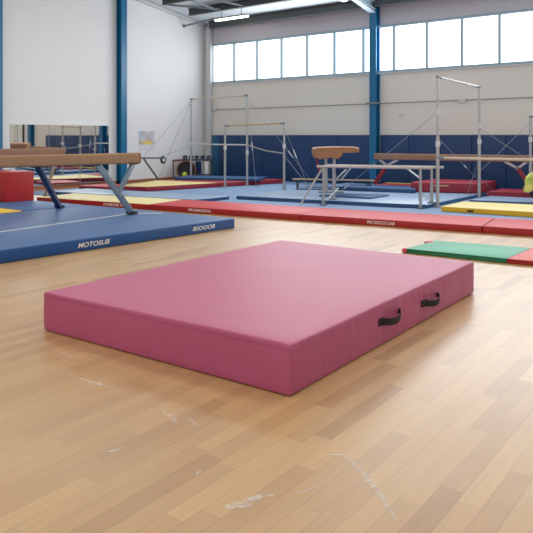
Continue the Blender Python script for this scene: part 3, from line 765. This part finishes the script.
# ------------------------------------------------------------------ stand by the gable wall
st = empty('wheel_stand', (-15.0, 14.0, .02), 'grey steel crank stand with a small disc wheel by the gable wall', 'stand')
b = MB(); b.tube([(-15.28,13.78,.80), (-14.72,14.20,.80)], .028, 10); b.build('arm', M['grey_steel'], st)
b = MB(); b.bar((-15.2,13.84,.78), (-14.86,14.23,.03), .055, .055, .008); b.build('leg', M['dark_steel'], st)
b = MB(); cpos = Vector((-14.72,14.2,.74)); b.lathe([(0,-.03),(.10,-.03),(.125,0),(.10,.03),(0,.03)], cpos, 20, 'X'); b.build('wheel', M['dark_steel'], st)
b = MB(); b.lathe([(0,-.04),(.05,-.04),(.05,.04),(0,.04)], cpos, 14, 'X'); b.build('hub', M['white_steel'], st)
b = MB(); b.box((-14.93,14.15,.02), (-14.78,14.30,.04), .004); b.build('foot', M['dark_steel'], st)

# ------------------------------------------------------------------ equipment in the corner
rk = empty('equipment_rack', (-15.0, 16.0, .02), 'dark steel equipment rack with blue padding in the hall corner', 'rack')
ra, rc = Vector((-15.38,15.74,0)), Vector((-14.62,16.30,0)); rd = (rc-ra).normalized(); rn = Vector((-rd.y, rd.x, 0))
for k, j in ((0,0),(1,0),(0,1),(1,1)):
    q_ = ra.lerp(rc, k)+rn*.36*j; MB().bar((q_.x,q_.y,.02),(q_.x,q_.y,.70), .04, .04, .004).build('leg', M['dark_steel'], rk)
q_ = (ra+rc)/2+rn*.18
b = MB(); b.bar(ra+rn*.18+Vector((0,0,.68))-rd*.05, rc+rn*.18+Vector((0,0,.68))+rd*.05, .46, .05, .01); b.build('shelf', mat('slate_shelf', (58,68,84), .6), rk)
b = MB(); b.bar(ra+rn*.18+Vector((0,0,.18)), rc+rn*.18+Vector((0,0,.18)), .36, .03, .006); b.build('shelf', M['dark_steel'], rk)
for i in range(5):
    q_ = ra.lerp(rc, .06+.21*i)+rn*.16
    b = MB(); b.tube([q_-rn*.2+Vector((0,0,.77)), q_+rn*.2+Vector((0,0,.77))], .062, 14)
    tag(b.build('foam_roller', mat('slate_foam', (52,66,88) if i % 2 else (66,76,92), .7)), 'dark slate foam roller lying on the corner equipment rack', 'roller', 'foam rollers on the corner rack')
b = MB(); q_ = ra.lerp(rc,.56)-rn*.03; b.bar((q_.x,q_.y,.64),(q_.x,q_.y,.22), .20, .03, .01, up=tuple(rn))
tag(b.build('hanging_cloth', mat('navy_cloth', (24,48,92), .8)), 'navy cloth hanging from the shelf of the corner rack', 'cloth')
b = MB(); q_ = ra.lerp(rc,.84)-rn*.02; b.bar((q_.x,q_.y,.62),(q_.x,q_.y,.21), .13, .04, .01, up=tuple(rn))
tag(b.build('white_board', M['white']), 'narrow white board leaning on the corner equipment rack', 'board')
ty = empty('tyre', (-15.2, 15.5, .02), 'dark round tyre with a brown rim beside the corner rack', 'tyre')
tcn = Vector((-15.06,15.60,.36))
b = MB(); b.lathe([(0,-.10),(.22,-.10),(.24,-.14),(.30,-.14),(.315,0),(.30,.14),(.24,.14),(0,.12)], (0,0,0), 28, 'Y')
for v in b.bm.verts: v.co = Matrix.Rotation(.65, 4, 'Z') @ v.co + tcn
b.build('tyre_body', M['dark'], ty)
b = MB(); b.lathe([(.28,-.175),(.325,-.175),(.325,-.135),(.28,-.135),(.28,-.175)], (0,0,0), 28, 'Y')
for v in b.bm.verts: v.co = Matrix.Rotation(.65, 4, 'Z') @ v.co + tcn
b.build('rim', mat('brown_rim', (128,84,56), .6), ty)
tag(MB().ball((-14.86,15.29,.235), .085).build('small_ball', mat('lime_ball', (200,210,60), .6)), 'small lime-yellow ball beside the tyre in the corner', 'ball')
b = MB(); b.tube([(-15.55,15.42,.66), (-15.30,15.60,.68)], .035, 10); b.tube([(-15.52,15.44,.02),(-15.52,15.44,.66)], .02, 8)
tag(b.build('wooden_stake', mat('red_brown_wood', (120,70,54), .6)), 'short red-brown wooden handle on a stick beside the tyre', 'handle')

# ------------------------------------------------------------------ crouching child at the frame edge
def skin(name, verts, edges, radii, mats, parent, root=0, lv=2, xf=None):
    me = bpy.data.meshes.new(name); me.from_pydata([tuple(xf @ Vector(v)) if xf else v for v in verts], edges, [])
    o = bpy.data.objects.new(name, me); C.objects.link(o)
    sk = o.modifiers.new('skin', 'SKIN'); sk.use_smooth_shade = True
    if not me.skin_vertices: me.attributes.new('skin', 'FLOAT', 'POINT')
    for i, r_ in enumerate(radii):
        sv = me.skin_vertices[0].data[i]; rr = r_ if isinstance(r_, tuple) else (r_, r_); sv.radius = rr; sv.use_root = (i == root)
    sb = o.modifiers.new('sub', 'SUBSURF'); sb.levels = lv; sb.render_levels = lv
    me.materials.append(mats)
    if parent is not None:
        o.parent = parent; o.matrix_parent_inverse = Matrix.Translation(parent.location).inverted()
    return o
pos = Vector((-3.83, 14.25, .10))
pe = empty('person', tuple(pos), 'person in a lime-green shirt and black shorts crouching at the frame edge', 'person')
yaw = math.atan2(.602, .798)
XF = Matrix.Translation(pos) @ Matrix.Rotation(yaw, 4, 'Z')
skinm = mat('skin', (222,172,148), .55, var=.04)
V = [(0,0,.20),(-.035,0,.32),(-.01,0,.45),(.06,0,.57),(.12,0,.635),(.165,0,.70),(.19,0,.78)]
E_ = [(0,1),(1,2),(2,3),(3,4),(4,5),(5,6)]
R = [.085,.08,.085,.075,.036,.075,.07]
def add(v, r_, par): V.append(v); R.append(r_); E_.append((par, len(V)-1)); return len(V)-1
hands = []
for s in (-1, 1):
    h_ = add((.03, .075*s, .18), .072, 0); kn = add((.30, .12*s, .36), .052, h_); cf = add((.22,.115*s,.22), .046, kn); an = add((.13,.11*s,.06), .030, cf); ft = add((.20,.115*s,.03), .028, an); add((.30,.12*s,.022), .022, ft)
    sh = add((.07,.125*s,.56), .042, 3); el = add((.22,.17*s,.42), .032, sh); wr = add((.36,.12*s,.33), .022, el); ha = add((.41,.105*s,.31), .024, wr)
    for j in range(4):
        f1 = add((.445,(.082+.016*j)*s,.30-.002*j), .0085, ha); add((.475-.004*abs(j-1.5),(.08+.017*j)*s,.28), .0075, f1)
    t1 = add((.415,.07*s,.295), .009, ha); add((.44,.055*s,.28), .008, t1)
skin('body', V, E_, R, skinm, pe, 0, 2, XF)
def smat(): 
    m, n, l, b = nt('lime_tie_dye_cloth'); tc = n.new('ShaderNodeTexCoord'); no = n.new('ShaderNodeTexNoise'); no.inputs['Scale'].default_value = 6
    l.new(tc.outputs['Object'], no.inputs['Vector']); rp = n.new('ShaderNodeValToRGB'); l.new(no.outputs['Fac'], rp.inputs[0])
    e = rp.color_ramp.elements; e[0].position = .3; e[0].color = lin((140,176,84)); e[1].position = .7; e[1].color = lin((222,214,120)); k = e.new(.5); k.color = lin((184,200,96))
    l.new(rp.outputs[0], b.inputs['Base Color']); b.inputs['Roughness'].default_value = .85; return m
SV = [(-.03,0,.27),(-.05,0,.34),(-.02,0,.46),(.05,0,.56),(.09,0,.60)]; SE = [(0,1),(1,2),(2,3),(3,4)]; SR = [.105,.105,.105,.092,.055]
for s in (-1, 1):
    SV += [(.07,.125*s,.56),(.15,.155*s,.48)]; k = len(SV); SE += [(3,k-2),(k-2,k-1)]; SR += [.058,.052]
skin('shirt', SV, SE, SR, smat(), pe, 1, 2, XF)
HV = [(-.02,0,.26),(0,0,.19)]; HE = [(0,1)]; HR = [.10,.10]
for s in (-1, 1):
    HV += [(.03,.075*s,.185),(.16,.10*s,.27)]; k = len(HV); HE += [(1,k-2),(k-2,k-1)]; HR += [.085,.072]
skin('shorts', HV, HE, HR, mat('black_cloth', (30,28,32), .85), pe, 1, 2, XF)
hair_m = mat('brown_hair', (96,62,40), .6, var=.25, vs=40)
skin('hair', [(.135,0,.70),(.14,0,.77),(.18,0,.82),(.23,0,.835),(.10,0,.65),(.075,0,.58)], [(0,1),(1,2),(2,3),(0,4),(4,5)], [.072,.086,.078,.045,.05,.03], hair_m, pe, 0, 2, XF)
b = MB()
for s in (-1, 1): b.ball(XF @ Vector((.258,.03*s,.755)), .011)
fo = b.build('eyes', M['white'], pe)
b = MB(); b.ball(XF @ Vector((.272,0,.735)), .012, 1, 1, 1.3); b.build('nose', skinm, pe)
b = MB(); b.ball(XF @ Vector((.255,0,.70)), .016, .5, 1.2, .35); b.build('mouth', mat('lips', (176,92,88), .5), pe)
b = MB()
for s in (-1, 1): b.ball(XF @ Vector((.175,.078*s,.745)), .020, .7, .4, 1.1)
b.build('ears', skinm, pe)

# ------------------------------------------------------------------ light
wd = bpy.data.worlds.new('daylight'); SC.world = wd; wd.use_nodes = True
wd.node_tree.nodes['Background'].inputs[0].default_value = (.85,.92,1,1); wd.node_tree.nodes['Background'].inputs[1].default_value = 1.0
def area(name, loc, rot, sx, sy, e, col=(1,1,1)):
    L = bpy.data.lights.new(name, 'AREA'); L.shape = 'RECTANGLE'; L.size = sx; L.size_y = sy; L.energy = e; L.color = col
    o = bpy.data.objects.new(name, L); C.objects.link(o); o.location = loc; o.rotation_euler = rot; return o
for i, y in enumerate((1.0, 6.0, 11.0)):
    area('roof_fill', (-4.5, y, 5.9), (0,0,0), 18, 1.6, 185, (1,.97,.93))  # broad fill lights added under the roof to brighten the hall
area('window_daylight', (-4.5, YB-.14, 4.03), (math.radians(-90),0,0), 18, 1.25, 560, (.93,.97,1))
area('front_fill', (-4, YF+.3, 3.2), (math.radians(90),0,0), 16, 4, 190, (1,.98,.95))  # added fill from behind the camera; the front wall has no windows

# ------------------------------------------------------------------ camera
cam = bpy.data.cameras.new('camera'); co = bpy.data.objects.new('camera', cam); C.objects.link(co)
co.location = (0, 0, 1.48); co.rotation_euler = (math.radians(90), 0, math.radians(37.04))
cam.sensor_width = 36; cam.lens = 654/533*36; cam.shift_y = (136-266.5)/533
cam.clip_end = 100
SC.camera = co
SC.view_settings.view_transform = 'Standard'
SC.view_settings.look = 'None'
SC.view_settings.exposure = 0.23
SC.view_settings.gamma = 1.05
